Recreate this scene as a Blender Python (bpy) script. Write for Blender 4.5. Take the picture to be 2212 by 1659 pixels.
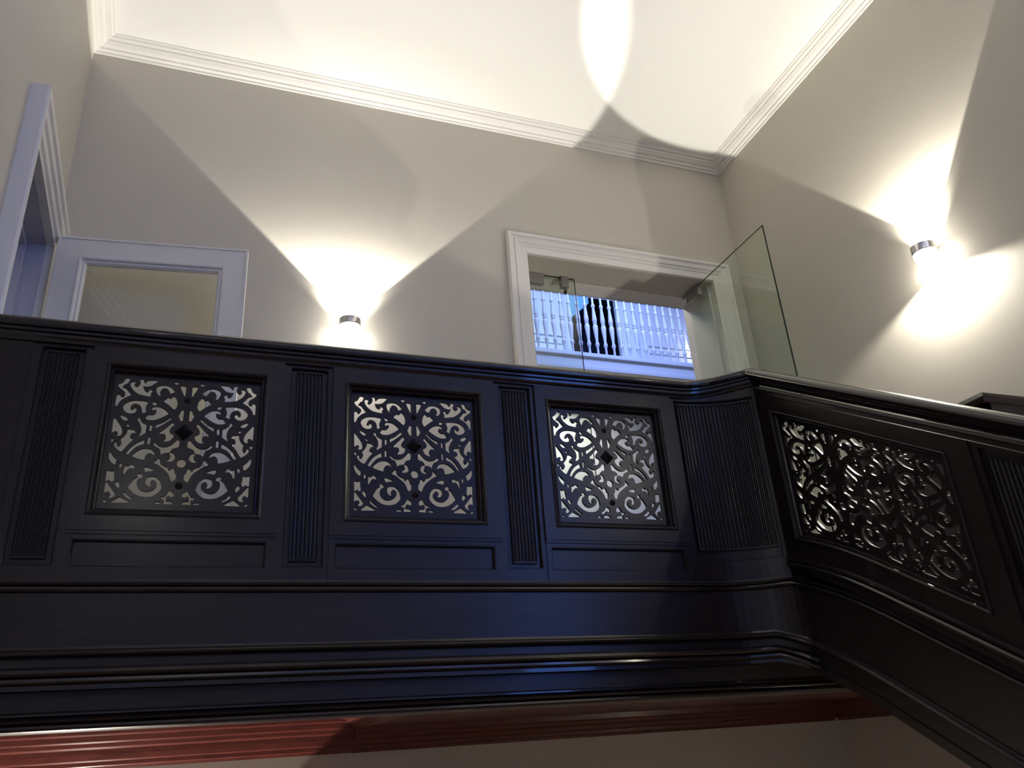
import bpy, math, random
from mathutils import Vector, Matrix
import numpy as np
random.seed(4)
for o in list(bpy.data.objects): bpy.data.objects.remove(o)
SC = bpy.context.scene
COL = SC.collection
ZC = 2.4                      # height of the photographer's eye above the hall floor

# ------------------------------------------------------------------ camera
R_ = ((0.93927744, -0.33688441, -0.06532068), (-0.08354481, -0.40911756, 0.90864904), (0.33283354, 0.84801634, 0.41241984))
cd = bpy.data.cameras.new('camera'); cam = bpy.data.objects.new('camera', cd); COL.objects.link(cam)
cd.sensor_width = 36; cd.lens = 28.5325; cd.clip_start = 0.01; cd.clip_end = 60
cam.matrix_world = Matrix(((R_[0][0], R_[1][0], -R_[2][0], 0), (R_[0][1], R_[1][1], -R_[2][1], 0), (R_[0][2], R_[1][2], -R_[2][2], ZC), (0, 0, 0, 1)))
SC.camera = cam
w = bpy.data.worlds.new('world'); SC.world = w; w.use_nodes = True
w.node_tree.nodes['Background'].inputs[0].default_value = (0.30, 0.45, 0.8, 1); w.node_tree.nodes['Background'].inputs[1].default_value = 0.35
SC.view_settings.view_transform = 'Standard'; SC.view_settings.look = 'None'; SC.view_settings.exposure = 0.0
SC.view_settings.gamma = 1.0; SC.view_settings.use_curve_mapping = False

WARM = (1.0, 0.955, 0.86)
LAMP_UP = 100.0; LAMP_DN = 22.0; LAMP_WALL = 50.0
BLUE_WINDOW = 5.3; GALLERY = 85.0

# ------------------------------------------------------------------ materials
def mat(name, col, rough=0.5, metal=0.0, spec=0.5, coat=0.0, coat_rough=0.1, bump=0.0, bscale=40.0, var=0.0, vscale=(3, 3, 3), emit=None, estr=0.0):
    m = bpy.data.materials.new(name); m.use_nodes = True
    nt = m.node_tree; b = nt.nodes['Principled BSDF']
    b.inputs['Base Color'].default_value = (*col, 1); b.inputs['Roughness'].default_value = rough
    b.inputs['Metallic'].default_value = metal; b.inputs['Specular IOR Level'].default_value = spec
    b.inputs['Coat Weight'].default_value = coat; b.inputs['Coat Roughness'].default_value = coat_rough
    if emit: b.inputs['Emission Color'].default_value = (*emit, 1); b.inputs['Emission Strength'].default_value = estr
    if var or bump:
        tc = nt.nodes.new('ShaderNodeTexCoord'); mp = nt.nodes.new('ShaderNodeMapping'); nt.links.new(tc.outputs['Object'], mp.inputs[0])
        mp.inputs['Scale'].default_value = vscale
    if var:
        n = nt.nodes.new('ShaderNodeTexNoise'); n.inputs['Scale'].default_value = 4; n.inputs['Detail'].default_value = 6
        nt.links.new(mp.outputs[0], n.inputs['Vector'])
        r = nt.nodes.new('ShaderNodeValToRGB'); nt.links.new(n.outputs[0], r.inputs[0])
        r.color_ramp.elements[0].position = 0.3; r.color_ramp.elements[1].position = 0.7
        r.color_ramp.elements[0].color = (*[c * (1 - var) for c in col], 1); r.color_ramp.elements[1].color = (*[min(1, c * (1 + var)) for c in col], 1)
        nt.links.new(r.outputs[0], b.inputs['Base Color'])
    if bump:
        n2 = nt.nodes.new('ShaderNodeTexNoise'); n2.inputs['Scale'].default_value = bscale; n2.inputs['Detail'].default_value = 4
        nt.links.new(mp.outputs[0], n2.inputs['Vector'])
        bp = nt.nodes.new('ShaderNodeBump'); bp.inputs['Strength'].default_value = bump; bp.inputs['Distance'].default_value = 0.002
        nt.links.new(n2.outputs[0], bp.inputs['Height']); nt.links.new(bp.outputs[0], b.inputs['Normal'])
    return m

M = dict(
    wood=mat('dark_lacquered_wood', (0.0105, 0.0062, 0.0058), 0.45, spec=0.22, coat=0.30, coat_rough=0.22, bump=0.25, bscale=8, var=0.35, vscale=(1.5, 6, 20)),
    rail=mat('dark_polished_wood', (0.011, 0.0072, 0.0068), 0.26, spec=0.3, coat=0.6, coat_rough=0.06, var=0.3, vscale=(1.5, 6, 20)),
    red=mat('red_mahogany', (0.092, 0.021, 0.016), 0.36, spec=0.3, coat=0.3, coat_rough=0.15, var=0.3, vscale=(2, 8, 20)),
    wall=mat('greige_wall_paint', (0.545, 0.510, 0.435), 0.55, spec=0.3, bump=0.08, bscale=60, vscale=(1, 1, 1)),
    cream=mat('cream_lower_wall_paint', (0.50, 0.46, 0.39), 0.6, spec=0.3, bump=0.08, bscale=60, vscale=(1, 1, 1)),
    ceil=mat('white_ceiling_paint', (0.86, 0.845, 0.80), 0.8, spec=0.2),
    white=mat('white_gloss_paint', (0.77, 0.745, 0.695), 0.35),
    lilac=mat('pale_lilac_room_paint', (0.52, 0.51, 0.56), 0.6),
    hallwhite=mat('white_hall_paint', (0.78, 0.80, 0.84), 0.5),
    navy=mat('dark_navy_room', (0.006, 0.010, 0.028), 0.5),
    brown=mat('dark_brown_board', (0.014, 0.012, 0.011), 0.55, spec=0.3),
    floor=mat('oak_floor', (0.20, 0.12, 0.07), 0.4, var=0.3, vscale=(1, 12, 1)),
    carpet=mat('grey_stair_carpet', (0.10, 0.095, 0.095), 0.95, bump=0.4, bscale=300, vscale=(1, 1, 1)),
    steel=mat('satin_steel', (0.42, 0.40, 0.37), 0.38, metal=0.9),
    chrome=mat('polished_chrome', (0.80, 0.80, 0.80), 0.10, metal=1.0),
    edge=mat('dark_green_glass_edge', (0.006, 0.016, 0.010), 0.15),
    lens=mat('glowing_lamp_lens', (0.9, 0.9, 0.9), 0.3, emit=WARM, estr=45.0),
    sky=mat('blue_dusk_window', (0.1, 0.1, 0.1), 0.5, emit=(0.14, 0.42, 1.0), estr=1.0),
    bluewin=mat('blue_daylight_window', (0.1, 0.1, 0.1), 0.5, emit=(0.11, 0.27, 1.0), estr=BLUE_WINDOW),
)
def glass(name, tint, rough=0.0, refl=1.0):
    m = bpy.data.materials.new(name); m.use_nodes = True; nt = m.node_tree; nt.nodes.clear()
    o = nt.nodes.new('ShaderNodeOutputMaterial'); t = nt.nodes.new('ShaderNodeBsdfTransparent'); g = nt.nodes.new('ShaderNodeBsdfGlossy')
    t.inputs[0].default_value = (*tint, 1); g.inputs['Roughness'].default_value = rough; g.inputs[0].default_value = (refl, refl, refl, 1)
    f = nt.nodes.new('ShaderNodeFresnel'); ge = nt.nodes.new('ShaderNodeNewGeometry'); mr = nt.nodes.new('ShaderNodeMapRange'); nt.links.new(ge.outputs['Backfacing'], mr.inputs[0]); mr.inputs[3].default_value = 1.45; mr.inputs[4].default_value = 1 / 1.45; nt.links.new(mr.outputs[0], f.inputs[0])
    mx = nt.nodes.new('ShaderNodeMixShader'); nt.links.new(f.outputs[0], mx.inputs[0]); nt.links.new(t.outputs[0], mx.inputs[1]); nt.links.new(g.outputs[0], mx.inputs[2])
    nt.links.new(mx.outputs[0], o.inputs[0]); return m
M['glass'] = glass('clear_greenish_glass', (0.93, 0.965, 0.915))
M['doorglass'] = glass('door_glass', (0.985, 0.99, 0.955))

# ------------------------------------------------------------------ helpers
def wloc(o):
    v = Vector((0, 0, 0))
    while o: v += o.location; o = o.parent
    return v
def mesh_obj(name, verts, faces, m, parent=None, smooth=False, fix=True):
    """verts in world coordinates measured from the eye height; stored relative to parent."""
    off = wloc(parent) if parent else Vector((0, 0, 0))
    P = [Vector((v[0], v[1], v[2] + ZC)) - off for v in verts]
    lo = Vector([min(p[i] for p in P) for i in range(3)]); hi = Vector([max(p[i] for p in P) for i in range(3)])
    c = Vector(((lo.x + hi.x) / 2, (lo.y + hi.y) / 2, lo.z))
    me = bpy.data.meshes.new(name); me.from_pydata([p - c for p in P], [], faces); me.update()
    if fix:
        import bmesh
        bm = bmesh.new(); bm.from_mesh(me); bmesh.ops.remove_doubles(bm, verts=bm.verts, dist=1e-6); bmesh.ops.recalc_face_normals(bm, faces=bm.faces); bm.to_mesh(me); bm.free()
    if m: me.materials.append(m)
    if smooth:
        for p in me.polygons: p.use_smooth = True
        me.set_sharp_from_angle(angle=math.radians(38))
    o = bpy.data.objects.new(name, me); COL.objects.link(o); o.location = c
    if parent: o.parent = parent
    return o
class MB:
    def __init__(s): s.v = []; s.f = []
    def add(s, v, f):
        n = len(s.v); s.v += [tuple(a) for a in v]; s.f += [[i + n for i in q] for q in f]; return s
    def box(s, x0, x1, y0, y1, z0, z1):
        return s.add([(x, y, z) for x in (x0, x1) for y in (y0, y1) for z in (z0, z1)], [(0, 1, 3, 2), (4, 6, 7, 5), (0, 4, 5, 1), (2, 3, 7, 6), (0, 2, 6, 4), (1, 5, 7, 3)])
    def obox(s, c, ax, ay, sx, sy, z0, z1):      # oriented in plan: centre c, unit axes
        v = [(c[0] + ax[0] * i + ay[0] * j, c[1] + ax[1] * i + ay[1] * j, z) for i in (-sx / 2, sx / 2) for j in (-sy / 2, sy / 2) for z in (z0, z1)]
        return s.add(v, [(0, 1, 3, 2), (4, 6, 7, 5), (0, 4, 5, 1), (2, 3, 7, 6), (0, 2, 6, 4), (1, 5, 7, 3)])
    def strip(s, rings, closed=True, caps=True):
        n = len(rings[0]); b = len(s.v)
        for r in rings: s.v += [tuple(p) for p in r]
        for i in range(len(rings) - 1):
            for j in range(n if closed else n - 1):
                k = (j + 1) % n; s.f.append([b + i * n + j, b + i * n + k, b + (i + 1) * n + k, b + (i + 1) * n + j])
        if caps: s.f.append([b + j for j in range(n)][::-1]); s.f.append([b + (len(rings) - 1) * n + j for j in range(n)])
        return s
    def lathe(s, c, prof, n=24, axis='z'):       # prof [(r, h)]
        rings = []
        for r, h in prof:
            r = max(r, 1e-4)
            rings.append([(c[0] + r * math.cos(2 * math.pi * k / n), c[1] + r * math.sin(2 * math.pi * k / n), c[2] + h) if axis == 'z' else
                          (c[0] + r * math.cos(2 * math.pi * k / n), c[1] + h, c[2] + r * math.sin(2 * math.pi * k / n)) if axis == 'y' else
                          (c[0] + h, c[1] + r * math.cos(2 * math.pi * k / n), c[2] + r * math.sin(2 * math.pi * k / n)) for k in range(n)])
        return s.strip(rings)
    def grid(s, fn, A, B):                        # surface fn(a,b)
        b0 = len(s.v)
        for a in A:
            for b in B: s.v.append(tuple(fn(a, b)))
        n = len(B)
        for i in range(len(A) - 1):
            for j in range(n - 1): s.f.append([b0 + i * n + j, b0 + (i + 1) * n + j, b0 + (i + 1) * n + j + 1, b0 + i * n + j + 1])
        return s
    def build(s, name, m, parent=None, smooth=False, fix=True): return mesh_obj(name, s.v, s.f, m, parent, smooth, fix)
def tag(o, label=None, cat=None, group=None, kind=None):
    if label: o['label'] = label
    if cat: o['category'] = cat
    if group: o['group'] = group
    if kind: o['kind'] = kind
    return o
def thing(name, loc, label, cat, group=None):
    o = bpy.data.objects.new(name, None); COL.objects.link(o); o.location = (loc[0], loc[1], loc[2] + ZC); o.empty_display_size = 0.1
    return tag(o, label, cat, group)
def struct(o, label=None): o['kind'] = 'structure'; (label and o.__setitem__('label', label)); return o
def lin(a, b, n): return [a + (b - a) * i / n for i in range(n + 1)]
def sstep(t): t = min(1, max(0, t)); return t * t * (3 - 2 * t)
def ring(mb, mp, a0, a1, b0, b1, prof, na=1, nb=1, sides='ltrb'):
    """mitred frame moulding round a rectangle in the (a,b) plane of mapper mp(a,b,p); prof [(outward offset, projection)]"""
    def side(P0, P1, n, d0, d1):
        rings = []
        for k in range(n + 1):
            t = k / n
            rings.append([mp(P0[0] + (P1[0] - P0[0]) * t + o * (d0[0] * (1 - t) + d1[0] * t), P0[1] + (P1[1] - P0[1]) * t + o * (d0[1] * (1 - t) + d1[1] * t), p) for o, p in prof])
        mb.strip(rings)
    if 'b' in sides: side((a0, b0), (a1, b0), na, (-1 if 'l' in sides else 0, -1), (1 if 'r' in sides else 0, -1))
    if 't' in sides: side((a0, b1), (a1, b1), na, (-1 if 'l' in sides else 0, 1), (1 if 'r' in sides else 0, 1))
    if 'l' in sides: side((a0, b0), (a0, b1), nb, (-1, -1 if 'b' in sides else 0), (-1, 1 if 't' in sides else 0))
    if 'r' in sides: side((a1, b0), (a1, b1), nb, (1, -1 if 'b' in sides else 0), (1, 1 if 't' in sides else 0))
    return mb
def board(mb, mp, a0, a1, b0, b1, p0, p1, na=1, nb=1):
    """slab between projections p0 < p1 in a mapper's plane"""
    A = lin(a0, a1, na); B = lin(b0, b1, nb); n = len(mb.v); m = len(B)
    for p in (p0, p1):
        for a in A:
            for b in B: mb.v.append(tuple(mp(a, b, p)))
    N = len(A) * m
    ix = lambda i, j, k: n + k * N + i * m + j
    for i in range(na):
        for j in range(nb):
            mb.f.append([ix(i, j, 1), ix(i + 1, j, 1), ix(i + 1, j + 1, 1), ix(i, j + 1, 1)]); mb.f.append([ix(i, j, 0), ix(i, j + 1, 0), ix(i + 1, j + 1, 0), ix(i + 1, j, 0)])
    for i in range(na):
        for j in (0, nb): mb.f.append([ix(i, j, 0), ix(i + 1, j, 0), ix(i + 1, j, 1), ix(i, j, 1)])
    for j in range(nb):
        for i in (0, na): mb.f.append([ix(i, j, 0), ix(i, j + 1, 0), ix(i, j + 1, 1), ix(i, j, 1)])
    return mb
def holed(mb, mp, a0, a1, b0, b1, ha0, ha1, hb0, hb1, p0, p1, na=1, nb=1):
    board(mb, mp, a0, ha0, b0, b1, p0, p1, 1, nb); board(mb, mp, ha1, a1, b0, b1, p0, p1, 1, nb)
    board(mb, mp, ha0, ha1, b0, hb0, p0, p1, na, 1); board(mb, mp, ha0, ha1, hb1, b1, p0, p1, na, 1)
    return mb

YB = 4.4; XR = 3.683; CE = 4.28; FL = 0.56      # back wall, right wall, ceiling, landing floor
def xl(y): return -0.955 - 0.047 * (y - YB)     # the left wall runs slightly askew
def mpB(a, b, p): return (a, YB - p, b)
def mpR(a, b, p): return (XR - p, a, b)
def mpL(a, b, p): return (xl(a) + p, a, b)

# ------------------------------------------------------------------ structure: the stair hall
FR = -4.6
m = MB(); m.box(-1.6, 1.90, YB, YB + .42, FL, CE + .1).box(3.421, 4.0, YB, YB + .42, FL, CE + .1).box(1.90, 3.421, YB, YB + .42, 3.145, CE + .1)
struct(m.build('wall_back', M['wall']))
m = MB(); board(m, mpL, FR, 3.32, .30, CE + .1, -.3, 0); board(m, mpL, 4.22, YB, .30, CE + .1, -.3, 0); board(m, mpL, 3.32, 4.22, 2.63, CE + .1, -.3, 0)
struct(m.build('wall_left', M['wall']))
struct(MB().box(XR, XR + .3, FR, YB, .165, CE + .1).build('wall_right', M['wall']))
struct(MB().box(-1.8, 4.6, FR - .2, FR, -ZC, CE + .1).build('wall_front', M['wall']))
struct(MB().box(-1.6, XR + .3, FR, YB, CE, CE + .12).build('ceiling', M['ceil']))
struct(MB().box(-2.0, 4.6, YB, YB + .42, -ZC, FL).build('wall_lower_back', M['cream']))
struct(MB().box(3.73, 4.1, FR, YB, -ZC, .165).build('wall_lower_right', M['cream']))
struct(MB().box(-2.0, -1.75, FR, YB, -ZC, .2).build('wall_lower_left', M['cream']))
struct(MB().box(-2.0, 4.6, FR, YB, -ZC - .2, -ZC).build('floor', M['floor']))
struct(MB().box(-1.75, xl(3) - .32, FR, 3.0, .2, .3).box(-1.75, -.96, 3.0, YB, .2, .3).build('ceiling_lower', M['ceil']))
# landing floor slab with two different soffits
m = MB(); m.box(-1.2, 2.36, 3.03, YB, .30, FL).box(2.36, 3.40, 2.9, YB, .30, FL).box(3.40, 3.73, 2.3, YB, .30, FL)
struct(m.build('floor_landing', M['brown']))
# cornices
CP = [(0, CE), (0, 4.205), (.012, 4.205), (.016, 4.218), (.034, 4.221), (.038, 4.233), (.060, 4.237), (.078, 4.250), (.084, 4.250), (.087, 4.260), (.108, 4.263), (.114, 4.272), (.128, 4.274), (.128, CE)]
def cornice(name, pts, nrm):
    rings = [[(x + n[0] * p, y + n[1] * p, z) for p, z in CP] for (x, y), n in zip(pts, nrm)]
    return struct(MB().strip(rings).build(name, M['white'], smooth=False))
cornice('trim_1', [(xl(YB), YB), (XR, YB)], [(1, -1), (-1, -1)])
cornice('trim_2', [(xl(FR), FR), (xl(YB), YB)], [(1, 0), (1, -1)])
cornice('trim_3', [(XR, FR), (XR, YB)], [(-1, 0), (-1, -1)])

# back doorway casing and lined reveal
CAS = [(0, -.01), (0, .018), (.008, .022), (.05, .022), (.055, .028), (.07, .030), (.078, .040), (.095, .042), (.102, .034), (.115, .036), (.122, .050), (.142, .052), (.146, .044), (.146, -.01)]
struct(ring(MB(), mpB, 1.904, 3.416, FL, 3.150, CAS, sides='ltr').build('trim_4', M['white']), 'white moulded casing around the glass doorway in the back wall')
m = MB(); m.box(1.888, 1.902, YB + .011, 4.83, FL, 3.152).box(3.418, 3.432, YB + .011, 4.83, FL, 3.152).box(1.888, 3.432, YB + .011, 4.83, 3.152, 3.162)
m.box(3.402, 3.4175, YB + .05, 4.60, FL, 3.148).box(1.903, 3.4175, 4.66, 4.80, 3.142, 3.1515)
struct(m.build('trim_5', M['white']), 'white reveal lining of the glass doorway')
# left door casing and reveal
CAS2 = [(0, -.01), (0, .030), (.02, .034), (.03, .046), (.07, .048), (.08, .060), (.12, .062), (.13, .074), (.16, .076), (.165, .066), (.165, -.01)]
struct(ring(MB(), mpL, 3.33, 4.215, FL, 2.625, CAS2, sides='ltr').build('trim_6', M['white']), 'white casing of the doorway in the left wall')
m = MB(); board(m, mpL, 3.312, 3.327, FL, 2.628, -.32, -.011); board(m, mpL, 4.218, 4.235, FL, 2.628, -.32, -.011); board(m, mpL, 3.312, 4.235, 2.628, 2.64, -.32, -.011)
board(m, mpL, 4.18, 4.217, FL, 2.60, -.20, -.10); board(m, mpL, 3.328, 4.217, 2.59, 2.627, -.20, -.10)
struct(m.build('trim_7', M['lilac']), 'pale reveal lining of the left doorway')
# the little room behind the left doorway
m = MB(); m.box(-1.95, -1.85, 2.2, 4.4, FL, 3.1).box(-1.95, -1.22, 4.32, 4.4, FL, 3.1).box(-1.95, -1.2, 2.2, 2.3, FL, 3.1).box(-1.95, -1.16, 2.2, 4.4, 3.0, 3.1)
struct(m.build('wall_side_room', M['lilac']))
struct(MB().box(-1.95, -1.2, 2.2, 4.4, FL - .1, FL).build('floor_side_room', M['floor']))

# ------------------------------------------------------------------ hall beyond the glass doors
m = MB(); m.box(0.3, 4.57, 9.2, 9.3, FL, 7.2).box(5.36, 8.2, 9.2, 9.3, FL, 7.2).box(4.57, 5.36, 9.2, 9.3, 6.4, 7.2).box(4.57, 5.36, 9.2, 9.3, FL, 4.30)
struct(m.build('wall_hall_back', M['hallwhite']))
struct(MB().box(0.2, 0.3, 4.82, 9.3, FL, 7.2).build('wall_hall_left', M['hallwhite']))
struct(MB().box(8.1, 8.2, 4.82, 9.3, FL, 7.2).build('wall_hall_right', M['hallwhite']))
struct(MB().box(0.3, 8.2, 4.82, 4.9, 4.4, 7.2).build('wall_hall_front', M['hallwhite']))
struct(MB().box(0.2, 8.2, 4.82, 9.3, 7.2, 7.3).build('ceiling_hall', M['ceil']))
struct(MB().box(0.2, 8.2, 4.82, 9.3, FL - .1, FL - .002).build('floor_hall', M['floor']))
struct(MB().box(0.3, 8.1, 8.03, 9.2, 4.20, 4.36).build('floor_gallery', M['hallwhite']))
# wainscot mouldings on the gallery wall
m = MB()
for x0, x1 in ((2.6, 4.50), (5.60, 8.0)):
    m.box(x0, x1, 9.17, 9.2, 5.28, 5.31).box(x0, x1, 9.18, 9.2, 5.16, 5.18)
    x = x0 + .05
    while x < x1 - .4: ring(m, lambda a, b, p: (a, 9.2 - p, b), x, x + .42, 4.62, 5.05, [(0, 0), (0, .012), (.02, .018), (.03, 0)]); x += .55
struct(m.build('trim_8', M['hallwhite']), 'wainscot mouldings on the gallery wall')
ring(m2 := MB(), lambda a, b, p: (a, 9.2 - p, b), 4.57, 5.36, 4.36, 6.4, [(0, -.02), (0, .03), (.09, .04), (.12, 0)], sides='ltr')
struct(m2.build('trim_9', M['hallwhite']), 'white casing of the dark gallery doorway')
struct(MB().box(5.62, 5.75, 9.12, 9.2, 4.36, 7.1).build('trim_10', M['hallwhite']), 'white pilaster on the gallery wall')
m = MB(); m.box(4.3, 4.4, 9.3, 10.6, 4.0, 7).box(5.9, 6.0, 9.3, 10.6, 4.0, 7).box(4.3, 6.0, 10.6, 10.7, 4.0, 7).box(4.3, 6.0, 9.3, 10.7, 7, 7.1).box(4.3, 6.0, 9.3, 10.7, 3.9, 4.0)
struct(m.build('wall_gallery_room', M['navy']))
t = struct(MB().add([(4.55, 10.55, 5.60), (4.55, 10.55, 6.88), (5.62, 10.55, 6.88), (5.62, 10.55, 6.76), (4.80, 10.55, 6.02), (4.55, 10.59, 5.60), (4.55, 10.59, 6.88), (5.62, 10.59, 6.88), (5.62, 10.59, 6.76), (4.80, 10.59, 6.02)],
    [(0, 1, 2, 3, 4), (9, 8, 7, 6, 5), (0, 5, 6, 1), (1, 6, 7, 2), (2, 7, 8, 3), (3, 8, 9, 4), (4, 9, 5, 0)]).build('window_1', M['sky'], fix=False), 'blue dusk sky seen in a window beyond the gallery doorway')
m = MB().add([(4.4, 9.8, 5.02), (5.6, 9.8, 6.12), (5.6, 9.8, 6.2), (4.4, 9.8, 5.1), (4.4, 9.86, 5.02), (5.6, 9.86, 6.12), (5.6, 9.86, 6.2), (4.4, 9.86, 5.1)], [(0, 1, 2, 3), (7, 6, 5, 4), (0, 4, 5, 1), (1, 5, 6, 2), (2, 6, 7, 3), (3, 7, 4, 0)])

# white gallery balustrade
GY = 8.0
g = thing('gallery_balustrade', (4.6, GY, 4.36), 'white turned baluster balustrade of the upper gallery seen through the glass doorway', 'balustrade')
MB().box(2.4, 6.9, GY - .035, GY + .045, 5.232, 5.30).box(2.4, 6.9, GY - .045, GY + .055, 5.246, 5.27).build('handrail', M['hallwhite'], g)
MB().box(2.4, 6.9, GY - .03, GY + .03, 4.36, 4.395).box(2.4, 6.9, GY - .05, GY + .03, 4.335, 4.36).box(2.4, 6.9, GY - .02, GY + .03, 4.19, 4.335).box(2.4, 6.9, GY - .04, GY + .03, 4.16, 4.20).build('string_board', M['hallwhite'], g)
prof = [(.014, 0), (.014, .10), (.018, .11), (.026, .135), (.026, .15), (.018, .17), (.016, .19), (.031, .36), (.032, .40), (.020, .425), (.027, .435), (.028, .445), (.020, .455), (.030, .475), (.029, .50), (.016, .66), (.018, .672), (.026, .685), (.026, .70), (.018, .715), (.014, .73), (.014, .838)]
b0 = MB().lathe((0, GY, 4.395), prof, 12).build('baluster', M['hallwhite'], g, smooth=True)
xs0 = 2.50; b0.location.x = xs0 - g.location.x
k = 1
while xs0 + k * .1135 < 6.6:
    c = b0.copy(); COL.objects.link(c); c.location.x = xs0 + k * .1135 - g.location.x; k += 1

# ------------------------------------------------------------------ glass doors in the back doorway
GYd = 4.61
g = thing('glass_sidelight', (2.13, GYd, FL), 'narrow fixed glass panel at the left of the back doorway, holding the lock', 'glass panel')
MB().box(1.905, 2.358, GYd - .005, GYd + .005, FL + .01, 3.138).build('glass_pane', M['glass'], g)
m = MB().box(2.3575, 2.3595, GYd - .005, GYd + .005, FL + .01, 3.138).box(1.905, 2.3595, GYd - .005, GYd + .005, 3.1375, 3.1395)
tag(m.build('glass_edge', M['edge'], g), 'dark green polished glass edge')
tag(MB().box(1.90, 2.108, GYd - .02, GYd + .02, 3.058, 3.137).build('patch_fitting', M['steel'], g), 'satin steel corner clamp')
tag((lk := MB().box(2.245, 2.302, GYd - .022, GYd + .022, 3.055, 3.145)).build('lock', M['steel'], g), 'satin steel patch lock')
m = MB().lathe((2.273, GYd - .01, 3.000), [(.003, .03), (.003, .058)], 8).lathe((2.273, GYd - .01, 3.000), [(.0, -.002), (.010, .004), (.012, .016), (.010, .028), (0, .034)], 10)
tag(m.build('key', M['brown'], g), 'small key hanging in the lock')
# the open leaf, swung towards the landing
hx, hy = 3.318, 4.60; fx, fy = 3.334, 3.655
g = thing('glass_door', (hx, hy, FL), 'frameless glass door leaf swung open into the landing beside the right wall', 'glass door')
ax = Vector((fx - hx, fy - hy, 0)); L = ax.length; ax.normalize(); ay = Vector((-ax.y, ax.x, 0))
cx_, cy_ = (hx + fx) / 2, (hy + fy) / 2
MB().obox((cx_, cy_), ax, ay, L, .010, FL + .01, 3.135).build('glass_pane', M['glass'], g)
m = MB().obox((fx + ax.x * .0016, fy + ax.y * .0016), ax, ay, .003, .0105, FL + .01, 3.1365).obox((cx_, cy_), ax, ay, L, .0102, 3.1346, 3.1352)
tag(m.build('glass_edge', M['edge'], g), 'dark green polished glass edge')
tag(MB().obox((hx + ax.x * .075, hy + ax.y * .075), ax, ay, .16, .034, 3.055, 3.137).build('patch_fitting', M['steel'], g), 'satin steel corner clamp')
tag(MB().obox((hx - ax.x * .03, hy - ax.y * .03), ax, ay, .05, .02, 3.118, 3.137).build('pivot', M['steel'], g), 'steel top pivot')

# ------------------------------------------------------------------ open glazed door leaf of the left doorway
h0 = Vector((-.889, 4.18, 0)); f0 = Vector((.066, 4.08, 0)); ax = (f0 - h0); LW = ax.length; ax.normalize(); ay = Vector((-ax.y, ax.x, 0))
def mpD(a, b, p): return (h0.x + ax.x * a - ay.x * p, h0.y + ax.y * a - ay.y * p, b)
g = thing('door_1', (h0.x, h0.y, FL), 'white framed glazed door leaf standing open in the left corner of the landing', 'door'); g['kind'] = 'structure'
m = MB(); holed(m, mpD, 0, LW, FL + .01, 2.66, .118, LW - .118, .95, 2.535, -.022, .022); m.build('door_frame', M['white'], g)
m = MB(); ring(m, mpD, .150, LW - .150, .98, 2.505, [(-.0, -.012), (0, .008), (.008, .016), (.018, .014), (.024, .026), (.033, .028), (.037, -.012)])
m.build('glazing_bead', M['white'], g)
m = MB(); ring(m, mpD, .012, LW - .012, FL + .02, 2.648, [(0, .015), (0, .026), (.012, .026), (.012, .015)], sides='ltr'); m.build('edge_bead', M['white'], g)
m = MB(); board(m, mpD, .149, LW - .149, .97, 2.51, -.004, .004); m.build('glass_pane', M['doorglass'], g)

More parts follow.
